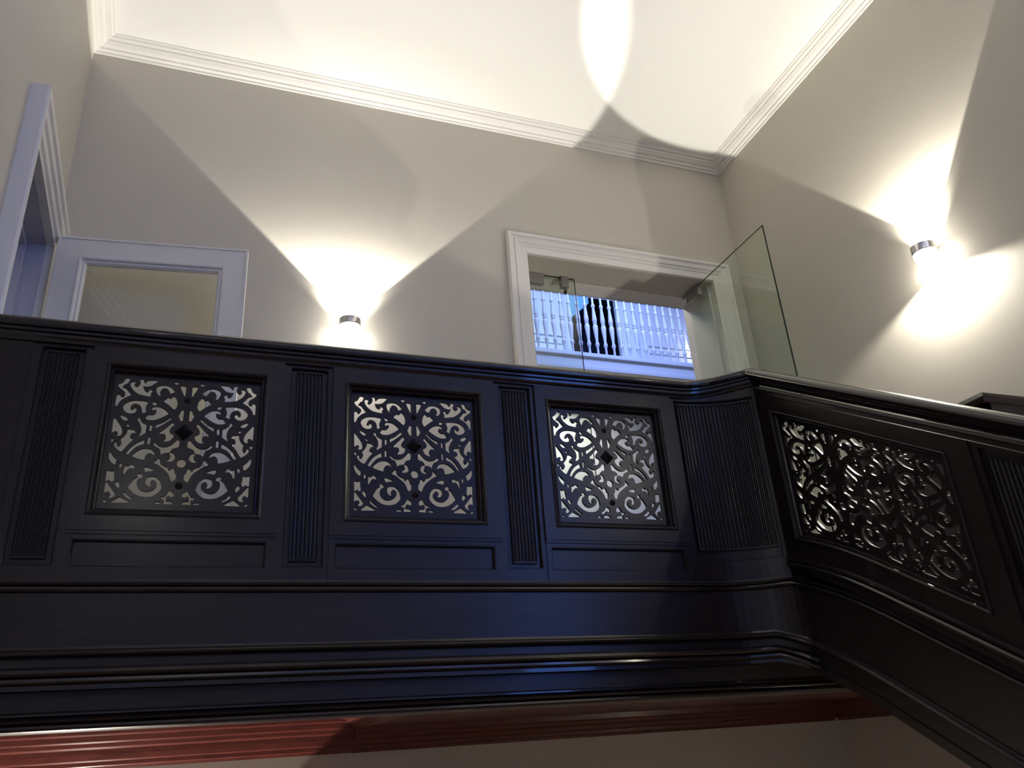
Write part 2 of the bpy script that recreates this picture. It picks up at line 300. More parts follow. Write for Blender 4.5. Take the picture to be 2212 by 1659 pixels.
# ------------------------------------------------------------------ wall lamps
def wall_lamp(x, y, z, nx, ny, label, group, up=True, dn=True, ku=1.0, kd=1.0, ang=90.0, tilt=4.3):
    """cylinder lamp throwing a sharp cone up the wall and a broad one down; (nx,ny) points away from the wall"""
    off = .078; c = (x + nx * off, y + ny * off, z)
    g = thing('wall_lamp', c, label, 'wall lamp', group)
    MB().lathe(c, [(.062, -.012), (.066, -.008), (.067, .012), (.067, .034), (.061, .034), (.058, .014), (.0, .012)], 32).build('lamp_housing', M['chrome'], g, smooth=True)
    MB().obox((x + nx * .03, y + ny * .03), (nx, ny), (-ny, nx), .06, .05, z - .03, z + .0).build('bracket', M['chrome'], g)
    tag(MB().lathe(c, [(.0, .014), (.056, .015), (.056, .030), (.040, .045), (.020, .051), (0, .053)], 28).build('upper_lens', M['lens'], g, smooth=True), 'glowing frosted upper lens')
    tag(MB().lathe(c, [(0, -.092), (.022, -.090), (.034, -.082), (.038, -.070), (.040, -.062), (.052, -.052), (.060, -.036), (.063, -.012), (0, -.012)], 24).build('lower_lens', M['lens'], g, smooth=True), 'glowing frosted lower lens')
    def spot(dz, ang, power, d, blend, r=.012):
        l = bpy.data.lights.new('lamp_light', 'SPOT'); l.energy = power; l.color = WARM; l.spot_size = math.radians(ang); l.spot_blend = blend; l.shadow_soft_size = r
        o = bpy.data.objects.new('lamp_light', l); COL.objects.link(o); o.parent = g; o.location = (0, 0, dz)
        o.rotation_euler = Vector((0, 0, -1)).rotation_difference(Vector(d)).to_euler(); return o
    if up:
        o = spot(.060, ang, LAMP_UP * ku, (nx * math.sin(math.radians(tilt)), ny * math.sin(math.radians(tilt)), math.cos(math.radians(tilt))), .05)
        # the reflector throws more light towards the rim of its cone than along its axis
        o.data.use_nodes = True; nt = o.data.node_tree; em = nt.nodes['Emission']
        tc = nt.nodes.new('ShaderNodeTexCoord'); sp = nt.nodes.new('ShaderNodeSeparateXYZ'); ab = nt.nodes.new('ShaderNodeMath'); ab.operation = 'ABSOLUTE'; pw = nt.nodes.new('ShaderNodeMath'); pw.operation = 'POWER'; pw.inputs[1].default_value = -2.6
        nt.links.new(tc.outputs['Normal'], sp.inputs[0]); nt.links.new(sp.outputs[2], ab.inputs[0]); nt.links.new(ab.outputs[0], pw.inputs[0]); nt.links.new(pw.outputs[0], em.inputs['Strength'])
    if up and LAMP_WALL: spot(.060, 2 * math.degrees(math.acos(math.cos(math.radians(ang / 2)) * math.cos(math.radians(38)))), LAMP_WALL * ku, (-nx * math.sin(math.radians(38)), -ny * math.sin(math.radians(38)), math.cos(math.radians(38))), .7)
    if dn: spot(-.105, 158.0, LAMP_DN * kd, (0, 0, -1), .25)
    return g
wall_lamp(.678, YB, 2.398, 0, -1, 'small up-and-down wall lamp low on the back wall, just above the balustrade', None)
wall_lamp(XR, 2.761, 2.386, -1, 0, 'small up-and-down wall lamp on the right wall with a bright pool below it', None, kd=2.7, ang=78.5, tilt=5.0)
wall_lamp(-.55, YB, -1.15, 0, -1, 'wall lamp on the lower back wall under the landing', None, ku=.85, kd=1.8)
wall_lamp(3.73, 1.4, -.55, -1, 0, 'unseen wall lamp added on the lower right wall to brighten the lower hall', None, ku=.9, kd=4)  # added lamp out of view, lifts the light on the lower walls
wall_lamp(-1.75, -3.2, -.2, 1, 0, 'wall lamp on the lower left wall under the landing', None, ku=.3, kd=2)
wall_lamp(XR, -.55, 2.39, -1, 0, 'wall lamp on the right wall behind the photographer', None)
wall_lamp(xl(-1.6), -1.6, 2.39, 1, 0, 'wall lamp on the left wall above the photographer', None)

# blue daylight window out of the picture (its glow lies on the dark wood)
WY0, WY1, WZ0, WZ1 = -4.1, -1.7, .40, 3.9
g = thing('window_2', (XR, (WY0 + WY1) / 2, WZ0), 'tall blue dusk window in the right wall beside the photographer', 'window'); g['kind'] = 'structure'
def mpW(a, b, p): return (XR - p, a, b)
m = MB(); board(m, mpW, WY0, WY1, WZ0, WZ1, 0.0, .012); m.build('window_pane', M['bluewin'], g)
m = MB(); ring(m, mpW, WY0, WY1, WZ0, WZ1, [(0, 0), (0, .035), (.04, .045), (.10, .05), (.11, 0)]); board(m, mpW, (WY0 + WY1) / 2 - .025, (WY0 + WY1) / 2 + .025, WZ0, WZ1, .012, .035); board(m, mpW, WY0, WY1, 1.55, 1.60, .012, .034)
m.build('window_frame', M['white'], g)

# ------------------------------------------------------------------ plan of the balustrade: straight run, concave curve, descending flight
YL = 3.0; XC0 = 2.0; RC = 0.5; XF = 2.345; YF = 2.862
TH = math.asin((XF - XC0) / RC)          # sweep of the concave curve
AEND = XC0 + RC * TH
def mpP(a, b, p):                         # a runs along the balustrade face
    if a <= XC0: return (a, YL - p, b)
    th = (a - XC0) / RC
    return (XC0 + (RC - p) * math.sin(th), YL - RC + (RC - p) * math.cos(th), b)
def drop_low(t):
    if t <= 0: return 0.0
    if t < .5: return -(.3 * t + .3 * t * t)
    return -(.225 + .6 * (t - .5))
def drop_top(t): return -.61 * t
def mpS(a, b, p):                         # straight shear with the bottom curve
    return (XF - p, YF - a, b + drop_low(a))
def mpT(a, b, p):                         # blended between the curved bottom and the straight top
    k = (b - .752) / (1.42 - .752)
    return (XF - p, YF - a, b + k * drop_top(a) + (1 - k) * drop_low(a))
# mitred path for the swept mouldings
PT = [(-.885, YL), (XC0, YL)] + [(XC0 + RC * math.sin(TH * k / 10), YL - RC + RC * math.cos(TH * k / 10)) for k in range(1, 11)]
NCOR = len(PT) - 1
TF = [.03, .08, .14, .2, .27, .34, .42, .5, .6, .8, 1.1, 1.5, 2.0]
PT += [(XF, YF - t) for t in TF]
TT = [-1 + 0 * i for i in range(NCOR)] + [0] + TF
def norms():
    N = []
    for i in range(len(PT)):
        def nn(a, b):
            d = Vector((b[0] - a[0], b[1] - a[1])); d.normalize(); return Vector((d.y, -d.x)) if False else Vector((d[1], -d[0]))
        n0 = nn(PT[i - 1], PT[i]) if i > 0 else nn(PT[0], PT[1]); n1 = nn(PT[i], PT[i + 1]) if i < len(PT) - 1 else n0
        n = (n0 + n1); n.normalize(); n = n / max(.3, n.dot(n0)); N.append(n)
    return N
NN = norms()
def sweep(i0, i1, prof, zf):
    rings = [[(PT[i][0] + NN[i].x * p, PT[i][1] + NN[i].y * p, b + zf(i)) for p, b in prof] for i in range(i0, i1 + 1)]
    return MB().strip(rings)
def arcpos(i): return 0 if i < 1 else min(1, (i - 1) / (NCOR - 1))
rail_rise = .035
def z_rail(i): return rail_rise * sstep(arcpos(i)) if i <= NCOR else rail_rise + drop_top(max(0, TT[i] - .02))
def z_low(lead):                          # lower mouldings begin to fall a little before the corner
    def f(i):
        if i < NCOR: return drop_low(max(0, lead - (1 - arcpos(i)) * .38))
        return drop_low(TT[i] + lead)
    return f
IE = len(PT) - 1
# the fascia and string below turn through a full smooth bend instead of the hard corner above
T0 = math.radians(30); R2 = (XF - (XC0 + RC * math.sin(T0))) / (1 - math.sin(T0)); YE = YL - RC + RC * math.cos(T0) - R2 * math.cos(T0)
PU, TU, NU = PT, TT, NN
PT = [(-.885, YL), (XC0, YL)] + [(XC0 + RC * math.sin(T0 * k / 7), YL - RC + RC * math.cos(T0 * k / 7)) for k in range(1, 8)]
cx2, cy2 = PT[-1][0] - R2 * math.sin(T0), PT[-1][1] - R2 * math.cos(T0)
PT += [(cx2 + R2 * math.sin(T0 + (math.pi / 2 - T0) * k / 7), cy2 + R2 * math.cos(T0 + (math.pi / 2 - T0) * k / 7)) for k in range(1, 8)]
NLOW = len(PT) - 1
TF2 = [t for t in TF if YF - t < YE - .02]
PT += [(XF, YF - t) for t in TF2]
PLW = PT; NLW = norms(); ILW = len(PT) - 1
S_ = [0.0]
for i in range(1, len(PT)): S_.append(S_[-1] + math.hypot(PT[i][0] - PT[i - 1][0], PT[i][1] - PT[i - 1][1]))
def z_lw(lead):
    return lambda i: drop_low((S_[i] - S_[NLOW]) + (YF - YE) + lead)
def sweepL(i0, i1, prof, zf):
    rings = [[(PLW[i][0] + NLW[i].x * p, PLW[i][1] + NLW[i].y * p, b + zf(i)) for p, b in prof] for i in range(i0, i1 + 1)]
    return MB().strip(rings)
PT, TT, NN = PU, TU, NU

# ------------------------------------------------------------------ pierced scrollwork, cut from flat curves
HOLES=["-2188,2329 -2062,2327 -2131,2141 -2193,2115 -2240,2063 -2285,1966 -2277,1938 -2207,1938 -2136,1893 -2057,1789 -1958,1681 -2071,1618 -2179,1550 -2287,1432 -2332,1362 -2374,1233 -2405,1226 -2408,1440 -2406,1625 -2359,1659 -2317,1649 -2307,1591 -2249,1562 -2180,1601 -2134,1681 -2138,1757 -2174,1813 -2261,1883 -2340,1944 -2395,2016 -2415,2080 -2350,2109 -2280,2154 -2226,2236",
"-2005,2152 -1989,2184 -1934,2206 -1879,2205 -1879,2171 -1905,2122 -1902,2074 -1862,2030 -1807,2014 -1744,2050 -1696,2117 -1668,2223 -1704,2306 -1698,2329 -1626,2330 -1605,2297 -1594,2229 -1530,2171 -1474,2256 -1403,2302 -1315,2317 -1106,2328 -1186,2251 -1267,2170 -1331,2113 -1458,2080 -1569,2085 -1598,2082 -1593,2014 -1561,1931 -1505,1867 -1442,1834 -1370,1860 -1354,1887 -1362,1930 -1330,1941 -1259,1895 -1291,1850 -1322,1787 -1307,1686 -1441,1701 -1568,1725 -1679,1750 -1782,1810 -1885,1896 -1948,1976 -1988,2067",
"-1107,2036 -1058,2096 -978,2130 -881,2145 -768,2142 -672,2107 -591,2044 -495,1922 -560,1899 -628,1859 -665,1951 -721,2025 -801,2065 -866,2070 -930,2034 -987,1960 -1014,1872 -1003,1804 -967,1738 -1027,1776 -1075,1850 -1104,1933",
"-540,2318 -377,2314 -451,2243",
"-305,2180 -134,2182 -140,1777 -178,1903 -242,2020",
"-156,1217 -124,1202 -130,795 -178,808 -217,907 -261,980 -214,1068",
"-1354,1435 -1401,1339 -1428,1244 -1428,1160 -1390,1058 -1440,1033 -1495,1000 -1498,1087 -1527,1203 -1582,1291 -1661,1348 -1755,1368 -1842,1345 -1904,1285 -1934,1198 -1926,1132 -1879,1097 -1816,1111 -1786,1159 -1754,1173 -1726,1121 -1735,1045 -1785,992 -1878,968 -1963,979 -2049,1023 -2112,1102 -2144,1191 -2122,1277 -2037,1367 -1913,1436 -1756,1464 -1599,1468 -1473,1457",
"-1196,1430 -1156,1450 -1100,1429 -1069,1363 -1116,1348 -1172,1381",
"-1175,1178 -1164,1229 -1109,1264 -1021,1273 -918,1256 -806,1204 -719,1134 -632,1039 -760,946 -904,852 -1062,779 -1189,760 -1299,775 -1369,820 -1322,882 -1275,944 -1212,936 -1141,941 -1078,983 -1022,1062 -1011,1130 -1037,1179 -1085,1193 -1125,1181 -1148,1149",
"-828,1529 -756,1600 -683,1671 -635,1644 -595,1638 -546,1693 -505,1736 -441,1676 -394,1576 -374,1458 -380,1346 -438,1231 -533,1318 -677,1435",
"-2195,863 -2109,827 -2032,791 -1969,738 -1961,697 -2023,681 -2093,713 -2147,775",
"-2398,750 -2354,695 -2276,585 -2190,467 -2135,364 -2103,252 -2099,170 -2132,103 -2186,84 -2235,97 -2202,148 -2198,205 -2241,251 -2318,251 -2363,219 -2386,188",
"-1967,503 -1929,517 -1874,471 -1913,452",
"-1635,744 -1581,814 -1562,774 -1565,732 -1502,653 -1439,599 -1322,540 -1330,234 -1423,171 -1516,105 -1470,193 -1442,293 -1447,425 -1486,538 -1541,642",
"-1176,545 -1135,544 -1142,345 -1180,342",
"-968,575 -826,639 -698,723 -538,877 -506,862 -602,763 -747,636 -874,544 -981,463",
"-436,687 -400,609 -477,537 -529,450 -543,366 -512,293 -456,255 -385,218 -389,143 -451,40 -530,-14 -625,-36 -676,-26 -625,30 -600,114 -615,204 -662,250 -741,262 -820,252 -831,285 -733,370 -589,521",
"-1889,339 -1827,326 -1734,316 -1656,255 -1648,223 -1718,227 -1780,182 -1822,97 -1809,25 -1747,-24 -1673,-24 -1778,-137 -1869,-256 -1952,-398 -2020,-502 -2127,-439 -2219,-348 -2273,-247 -2251,-194 -2213,-187 -2217,-259 -2181,-322 -2135,-335 -2082,-300 -2038,-201 -2046,-112 -2085,-42 -2009,29 -1933,148 -1896,248",
"-2385,-50 -2316,-102 -2370,-170",
"-2383,-557 -2321,-658 -2237,-757 -2141,-831 -2159,-903 -2169,-999 -2257,-932 -2334,-825 -2373,-716",
"-1997,-959 -1952,-968 -1969,-1092 -2006,-1097",
"-1337,-47 -1337,-185 -1469,-233 -1592,-321 -1707,-465 -1790,-590 -1844,-584 -1806,-494 -1715,-352 -1592,-216 -1469,-128",
"-1180,71 -1140,73 -1148,-174 -1190,-169",
"-1655,-650 -1591,-571 -1499,-486 -1391,-415 -1268,-376 -1159,-378 -1050,-413 -973,-490 -934,-577 -989,-531 -1066,-511 -1152,-524 -1214,-583 -1245,-658 -1252,-770 -1360,-752 -1514,-704",
"-971,-120 -909,-185 -816,-253 -690,-284 -564,-272 -438,-208 -342,-120 -261,-25 -213,28 -166,-11 -168,-209 -233,-254 -328,-275 -400,-345 -448,-446 -551,-462 -637,-488 -700,-540 -726,-420 -785,-309 -878,-265 -972,-189",
"-425,-472 -346,-489 -284,-551 -257,-680 -318,-756 -405,-789 -507,-778 -428,-729 -380,-662 -379,-580 -402,-516",
"-912,-863 -834,-790 -772,-714 -749,-761 -734,-857 -680,-935 -595,-995 -486,-1038 -447,-1068 -425,-1131 -386,-1154 -331,-1127 -306,-1070 -252,-1083 -221,-1154 -215,-1250 -160,-1264 -163,-1455 -258,-1539 -296,-1461 -334,-1351 -395,-1242 -479,-1150 -603,-1044 -742,-938",
"-1818,-1045 -1711,-1072 -1666,-1006 -1597,-1003 -1536,-1072 -1559,-1112 -1635,-1092 -1703,-1119 -1771,-1193 -1828,-1330 -1839,-1275 -1829,-1133",
"-1206,-1072 -1083,-1082 -875,-1165 -1022,-1183 -1145,-1212",
"-2373,-1237 -2298,-1273 -2238,-1278 -2166,-1246 -2162,-1384 -2138,-1508 -2152,-1610 -2204,-1607 -2249,-1544 -2309,-1570 -2360,-1626",
"-2360,-1654 -2307,-1732 -2216,-1853 -2125,-1972 -2035,-2085 -2093,-2171 -2160,-2197 -2207,-2183 -2161,-2128 -2154,-2051 -2192,-1998 -2274,-1975 -2333,-2003 -2365,-2031",
"-2009,-1627 -1941,-1733 -1947,-1850 -2008,-1782 -2061,-1691",
"-1644,-1807 -1572,-1672 -1481,-1527 -1357,-1440 -1387,-1381 -1372,-1333 -1329,-1323 -1260,-1360 -1245,-1438 -1314,-1454 -1367,-1488 -1402,-1571 -1405,-1665 -1375,-1773 -1299,-1879 -1192,-1953 -1071,-1977 -933,-1951 -810,-1876 -733,-1764 -716,-1653 -754,-1560 -831,-1503 -908,-1511 -962,-1576 -975,-1647 -932,-1732 -993,-1735 -1062,-1674 -1092,-1589 -1085,-1502 -1023,-1437 -915,-1411 -807,-1427 -715,-1495 -639,-1602 -612,-1727 -591,-1813 -642,-1917 -735,-2022 -858,-2097 -1010,-2125 -1177,-2116 -1329,-2067 -1480,-1964",
"-1773,-2037 -1743,-2020 -1615,-2139 -1464,-2249 -1555,-2222 -1675,-2141",
"-2113,-2371 -1988,-2275 -1870,-2194 -1765,-2252 -1659,-2310 -1554,-2355",
"-2361,-2303 -2276,-2358 -2283,-2369 -2357,-2360",
"-294,-1896 -240,-1941 -163,-1993 -165,-2088 -243,-2103 -288,-2053 -350,-2079 -397,-2127 -406,-2237 -369,-2290 -307,-2296 -245,-2294 -138,-2360 -462,-2371 -418,-2299 -432,-2191 -506,-2190 -544,-2156 -490,-2138 -436,-2125 -365,-2032",
"-752,-2364 -661,-2335 -569,-2343 -538,-2365"]
HP = [[tuple(int(c) / 1e4 for c in p.split(',')) for p in h.split()] for h in HOLES]
def smooth_poly(P, n=3):
    """Catmull-Rom through the points, keeping sharp corners"""
    out = []; N = len(P)
    V = [Vector(p) for p in P]
    corner = []
    for i in range(N):
        a = V[i] - V[i - 1]; b = V[(i + 1) % N] - V[i]
        corner.append(a.length < 1e-6 or b.length < 1e-6 or a.angle(b, 0) > math.radians(52))
    for i in range(N):
        p1 = V[i]; p2 = V[(i + 1) % N]; p0 = V[i - 1]; p3 = V[(i + 2) % N]
        m1 = (p2 - p1) if corner[i] else (p2 - p0) / 2
        m2 = (p2 - p1) if corner[(i + 1) % N] else (p3 - p1) / 2
        L = (p2 - p1).length
        for m_ in (m1, m2):
            if m_.length > 1.6 * L: m_ *= 1.6 * L / m_.length
        for k in range(n):
            t = k / n; t2 = t * t; t3 = t2 * t
            q = p1 * (2 * t3 - 3 * t2 + 1) + m1 * (t3 - 2 * t2 + t) + p2 * (-2 * t3 + 3 * t2) + m2 * (t3 - t2)
            out.append((q.x, q.y))
    return out
def plate(name, outer, holes, thick):
    """flat board with holes: constrained triangulation, then front, back and cut edges; lies in its local XY plane"""
    from mathutils.geometry import delaunay_2d_cdt
    V = []; F = []
    for P in [outer] + holes:
        F.append(list(range(len(V), len(V) + len(P)))); V += [Vector(p) for p in P]
    E0 = [(f[i], f[(i + 1) % len(f)]) for f in F for i in range(len(f))]
    vs, es, fs, ov, oe, of = delaunay_2d_cdt(V, E0, [], 0, 1e-6)
    cen = np.array([[sum(vs[i].x for i in f) / 3, sum(vs[i].y for i in f) / 3] for f in fs])
    def inside(P):
        P = np.array([tuple(p) for p in P]); Q = np.roll(P, -1, 0); res = np.zeros(len(cen), bool)
        k = np.where((cen[:, 0] >= P[:, 0].min()) & (cen[:, 0] <= P[:, 0].max()) & (cen[:, 1] >= P[:, 1].min()) & (cen[:, 1] <= P[:, 1].max()))[0]
        if len(k):
            x = cen[k, 0][:, None]; y = cen[k, 1][:, None]
            cr = ((P[:, 1] > y) != (Q[:, 1] > y)) & (x < (Q[:, 0] - P[:, 0]) * (y - P[:, 1]) / np.where(Q[:, 1] == P[:, 1], 1e-12, Q[:, 1] - P[:, 1]) + P[:, 0])
            res[k] = cr.sum(1) % 2 == 1
        return res
    solid = inside(outer)
    for P in holes: solid &= ~inside(P)
    tris = [f for f, s in zip(fs, solid) if s]
    n = len(vs); h = thick / 2
    verts = [(v.x, v.y, h) for v in vs] + [(v.x, v.y, -h) for v in vs]
    faces = [list(t) for t in tris] + [[a + n for a in t][::-1] for t in tris]
    E = set()
    for t in tris:
        for k in range(3): E.add((t[k], t[(k + 1) % 3]))
    for a, b in E:
        if (b, a) not in E: faces.append([b, a, a + n, b + n])
    me = bpy.data.meshes.new(name); me.from_pydata(verts, [], faces); me.update(); return me
def rectpts(x0, x1, y0, y1, n=16):
    P = []
    P += [(x0 + (x1 - x0) * i / n, y0) for i in range(n)]; P += [(x1, y0 + (y1 - y0) * i / n) for i in range(n)]
    P += [(x1 - (x1 - x0) * i / n, y1) for i in range(n)]; P += [(x0, y1 - (y1 - y0) * i / n) for i in range(n)]
    return P
def grow(P, d=.0017, sx=.0008, sy=.0022):
    """open each hole slightly so that the board's thickness leaves the seen outline right"""
    N = len(P); A = sum(P[i][0] * P[(i + 1) % N][1] - P[(i + 1) % N][0] * P[i][1] for i in range(N)); s = 1 if A > 0 else -1; out = []
    for i in range(N):
        tx, ty = P[(i + 1) % N][0] - P[i - 1][0], P[(i + 1) % N][1] - P[i - 1][1]; L = math.hypot(tx, ty) or 1
        nx, ny = s * ty / L, -s * tx / L
        out.append((P[i][0] * 1.006 + nx * d + max(0, nx) * sx, P[i][1] * 1.006 + ny * d + max(0, ny) * sy))
    return out
left = [grow(smooth_poly(h)) for h in HP]
right = [[(-x, y) for x, y in h][::-1] for h in left]
oval = [(.0155 * math.cos(a * math.pi / 10), -.085 + .0165 * math.sin(a * math.pi / 10)) for a in range(20)]
scroll_me = plate('pierced_panel', rectpts(-.2655, .2655, -.270, .262, 4), left + right + [oval], .012)
scroll_me.materials.append(M['wood'])

def pyramid(mb, mp, a, b, r, p0, p1, n=4, rot=0):
    P = [mp(a + r * math.cos(2 * math.pi * k / n + rot), b + r * math.sin(2 * math.pi * k / n + rot), p0) for k in range(n)]
    return mb.add(P + [mp(a, b, p1)], [[k, (k + 1) % n, n] for k in range(n)] + [list(range(n))[::-1]])
def fluted(mb, mp, a0, a1, b0, b1, n, p, depth, per=8, fill=.82):
    w_ = (a1 - a0) / n; r = w_ * fill / 2
    A = []
    for j in range(n):
        c = a0 + (j + .5) * w_
        A += [c - w_ / 2 + 1e-5] + [c + r * x for x in (-1, -.92, -.7, -.35, 0, .35, .7, .92, 1)]
    A.append(a1)
    ends = [0, .3, 1, 1.15, 1.4, 1.8]
    B = [b0] + [b0 + r * e + .004 for e in ends] + [b1 - r * e - .004 for e in ends[::-1]] + [b1]
    def fn(a, b):
        j = min(n - 1, max(0, int((a - a0) / w_))); c = a0 + (j + .5) * w_
        da = (a - c) / r; lo = b0 + .004 + r; hi = b1 - .004 - r
        db = 0 if lo <= b <= hi else ((lo - b) if b < lo else (b - hi)) / r
        q = da * da + db * db
        return mp(a, b, p - depth * math.sqrt(max(0, 1 - q)))
    return mb.grid(fn, A, B)

BEADRING = [(0, -.026), (0, -.002), (.004, .003), (.009, .002), (.013, .013), (.020, .018), (.026, .016), (.0275, .002), (.0275, -.026)]
THIN = [(0, -.014), (0, -.003), (.003, .0005), (.006, .0005), (.007, -.014)]

bal = thing('landing_balustrade', (.74, YL, .596), 'dark wood landing balustrade with pierced scroll panels and fluted pilasters, curving at its right end', 'balustrade')
RAIL = [(-.058, 1.478), (-.058, 1.512), (-.050, 1.530), (-.030, 1.541), (.028, 1.541), (.046, 1.534), (.055, 1.522), (.056, 1.508), (.050, 1.499), (.038, 1.496), (.036, 1.488), (.026, 1.484), (.024, 1.474), (.014, 1.466), (.012, 1.458), (-.040, 1.458), (-.050, 1.466)]
sweep(0, NCOR, RAIL, z_rail).build('handrail', M['rail'], bal, smooth=True)
CX = [-.123, .7425, 1.608]
px0 = -.93
pil_spans = []
for n_, cx in enumerate(CX):
    m = holed(MB(), mpP, cx - .334, cx + .343, .772, 1.462, cx - .2815, cx + .2815, .8275, 1.3925, -.034, .012)
    m.build('panel_frame', M['wood'], bal)
    ring(MB(), mpP, cx - .2585, cx + .2585, .8505, 1.3715, BEADRING).build('panel_moulding', M['wood'], bal)
    o = bpy.data.objects.new('pierced_panel', scroll_me); COL.objects.link(o); o.parent = bal; o.rotation_euler = (math.pi / 2, 0, 0)
    o.location = Vector((cx, YL + .0255, 1.117 + ZC)) - bal.location
    bl = [(-.002, .034, .033, .032, 4), (0, .160, .012, .012, 8), (0, -.171, .014, .012, 8)]
    for (a, b, r, h, n) in bl:
        me = bpy.data.meshes.new('boss'); P = [(a + r * math.cos(2 * math.pi * k / n), b + r * math.sin(2 * math.pi * k / n), .007) for k in range(n)] + [(a, b, .007 + h)]
        me.from_pydata(P, [], [[k, (k + 1) % n, n] for k in range(n)] + [list(range(n))[::-1]]); me.materials.append(M['wood'])
        q = bpy.data.objects.new('boss', me); COL.objects.link(q); q.parent = o
    # apron with a long sunk panel
    m = holed(MB(), mpP, cx - .334, cx + .343, .606, .760, cx - .313, cx + .313, .648, .744, -.034, .004)
    board(m, mpP, cx - .334, cx + .343, .760, .772, -.034, .0085); m.build('apron_frame', M['wood'], bal)
    m = board(MB(), mpP, cx - .313, cx + .313, .648, .744, -.030, -.014); ring(m, mpP, cx - .307, cx + .307, .654, .738, THIN); m.build('apron_panel', M['wood'], bal)
# pilasters between the bays
for a0, a1 in ((-.655, -.457), (.220, .4085), (1.0855, 1.274)):
    c = (a0 + a1) / 2 + (.004 if a0 > 0 else 0)
    m = holed(MB(), mpP, a0, a1, .606, 1.462, c - .0755, c + .0755, .653, 1.450, -.034, .000); m.build('pilaster_frame', M['wood'], bal)
    m = board(MB(), mpP, c - .0755, c + .0755, .653, 1.450, -.030, -.016); ring(m, mpP, c - .069, c + .069, .660, 1.443, THIN)
    fluted(m, mpP, c - .0505, c + .0505, .680, 1.432, 7, -.004, .0075)
    for (u0, u1, v0, v1) in ((c - .0505, c - .0500, .680, 1.432), (c + .0500, c + .0505, .680, 1.432)): board(m, mpP, u0, u1, v0, v1, -.016, -.004)
    board(m, mpP, c - .0505, c + .0505, .678, .681, -.016, -.004); board(m, mpP, c - .0505, c + .0505, 1.431, 1.434, -.016, -.004)
    m.build('fluted_pilaster', M['wood'], bal)
board(MB(), mpP, -.885, -.655, .606, 1.462, -.034, .004).build('end_board', M['wood'], bal)
# concave curved pilaster
ca0, ca1 = 1.951, AEND
m = board(MB(), mpP, ca0, ca1 - .001, 1.450, 1.500, -.034, .002, 14); board(m, mpP, ca0, 1.972, .60, 1.450, -.034, .002, 1); board(m, mpP, ca1 - .020, ca1 - .001, .60, 1.47, -.034, .002, 1)
board(m, mpP, 1.972, ca1 - .020, .60, .690, -.034, .002, 14); board(m, mpP, ca0 - .004, ca1 - .002, .600, .686, .0, .007, 14)
m.build('pilaster_frame', M['wood'], bal)
m = board(MB(), mpP, 1.972, ca1 - .020, .690, 1.450, -.030, -.016, 14); fluted(m, mpP, 1.995, ca1 - .034, .742, 1.432, 20, -.003, .0085)
ring(m, mpP, 1.979, ca1 - .026, .697, 1.443, THIN, na=14)
board(m, mpP, 1.995, ca1 - .034, .740, .743, -.016, -.003, 14); board(m, mpP, 1.995, ca1 - .034, 1.431, 1.434, -.016, -.003, 14)
m.build('curved_fluted_pilaster', M['wood'], bal)
sweep(0, NCOR, [(-.034, .590), (-.034, .6075), (.010, .6075), (.012, .600), (.012, .590)], z_low(0)).build('plinth', M['wood'], bal)

# ------------------------------------------------------------------ fascia below the landing and string of the flight
BEAD = [(-.02, .562), (-.02, .598), (.014, .598), (.022, .592), (.018, .586), (.012, .583), (.022, .580), (.026, .573), (.022, .566), (.012, .562)]
TOR = [(-.02, .365), (-.02, .394), (.016, .394), (.018, .390), (.020, .386), (.030, .383), (.036, .375), (.034, .368), (.026, .364), (.02, .360)]
GRP = [(-.02, .266), (-.02, .334), (.014, .334), (.020, .330), (.036, .324), (.042, .314), (.036, .306), (.026, .303), (.034, .298), (.036, .290), (.028, .283), (.016, .280), (.016, .266)]
fas = thing('landing_fascia', (.6, YL, .15), 'dark moulded timber fascia closing the edge of the landing below the balustrade', 'fascia')
sweepL(0, NLOW, [(-.034, .266), (-.034, .604), (.010, .604), (.010, .266)], z_lw(.08)).build('fascia_board', M['wood'], fas)
sweepL(0, NLOW, BEAD, z_lw(0)).build('moulding', M['rail'], fas, smooth=True)
sweepL(0, NLOW, TOR, z_lw(.10)).build('moulding', M['rail'], fas, smooth=True)
sweepL(0, NLOW, GRP, z_lw(.10)).build('moulding', M['rail'], fas, smooth=True)
def mpF(a, b, p): return (a, YL + .03 - p, b)
board(MB(), mpF, -.885, 3.3, .150, .300, -.02, .006).build('fascia_board', M['wood'], fas)
rings = [[(x, YL + .03 - p, b) for p, b in [(-.03, .146), (-.03, .208), (.006, .208), (.014, .206), (.024, .200), (.024, .194), (.014, .190), (.026, .186), (.030, .180), (.026, .174), (.014, .170), (.024, .166), (.028, .159), (.024, .152), (.010, .148)]] for x in (-.885, 3.3)]
MB().strip(rings).build('moulding', M['rail'], fas, smooth=True)

# ------------------------------------------------------------------ descending flight
st = thing('stair_balustrade', (XF, YF - .6, .2), 'dark wood stair balustrade descending at the right, with a sloping pierced scroll panel', 'balustrade')
sweep(NCOR, IE, RAIL, z_rail).build('handrail', M['rail'], st, smooth=True)
# upper bead line just below the handrail
sweep(NCOR, IE, [(-.03, 1.425), (-.03, 1.462), (.020, 1.462), (.024, 1.450), (.012, 1.444), (.012, 1.425)], lambda i: rail_rise + drop_top(max(0, TT[i]))).build('rail_moulding', M['wood'], st, smooth=True)
pa0, pa1 = .105, .885
m = MB(); holed(m, mpT, .0, 1.0, .586, 1.46, pa0 - .025, pa1 + .025, .765, 1.385, -.034, .010, 16, 6); m.build('panel_frame', M['wood'], st)
ring(MB(), mpT, pa0, pa1, .790, 1.360, BEADRING, 20, 6).build('panel_moulding', M['wood'], st, smooth=False)
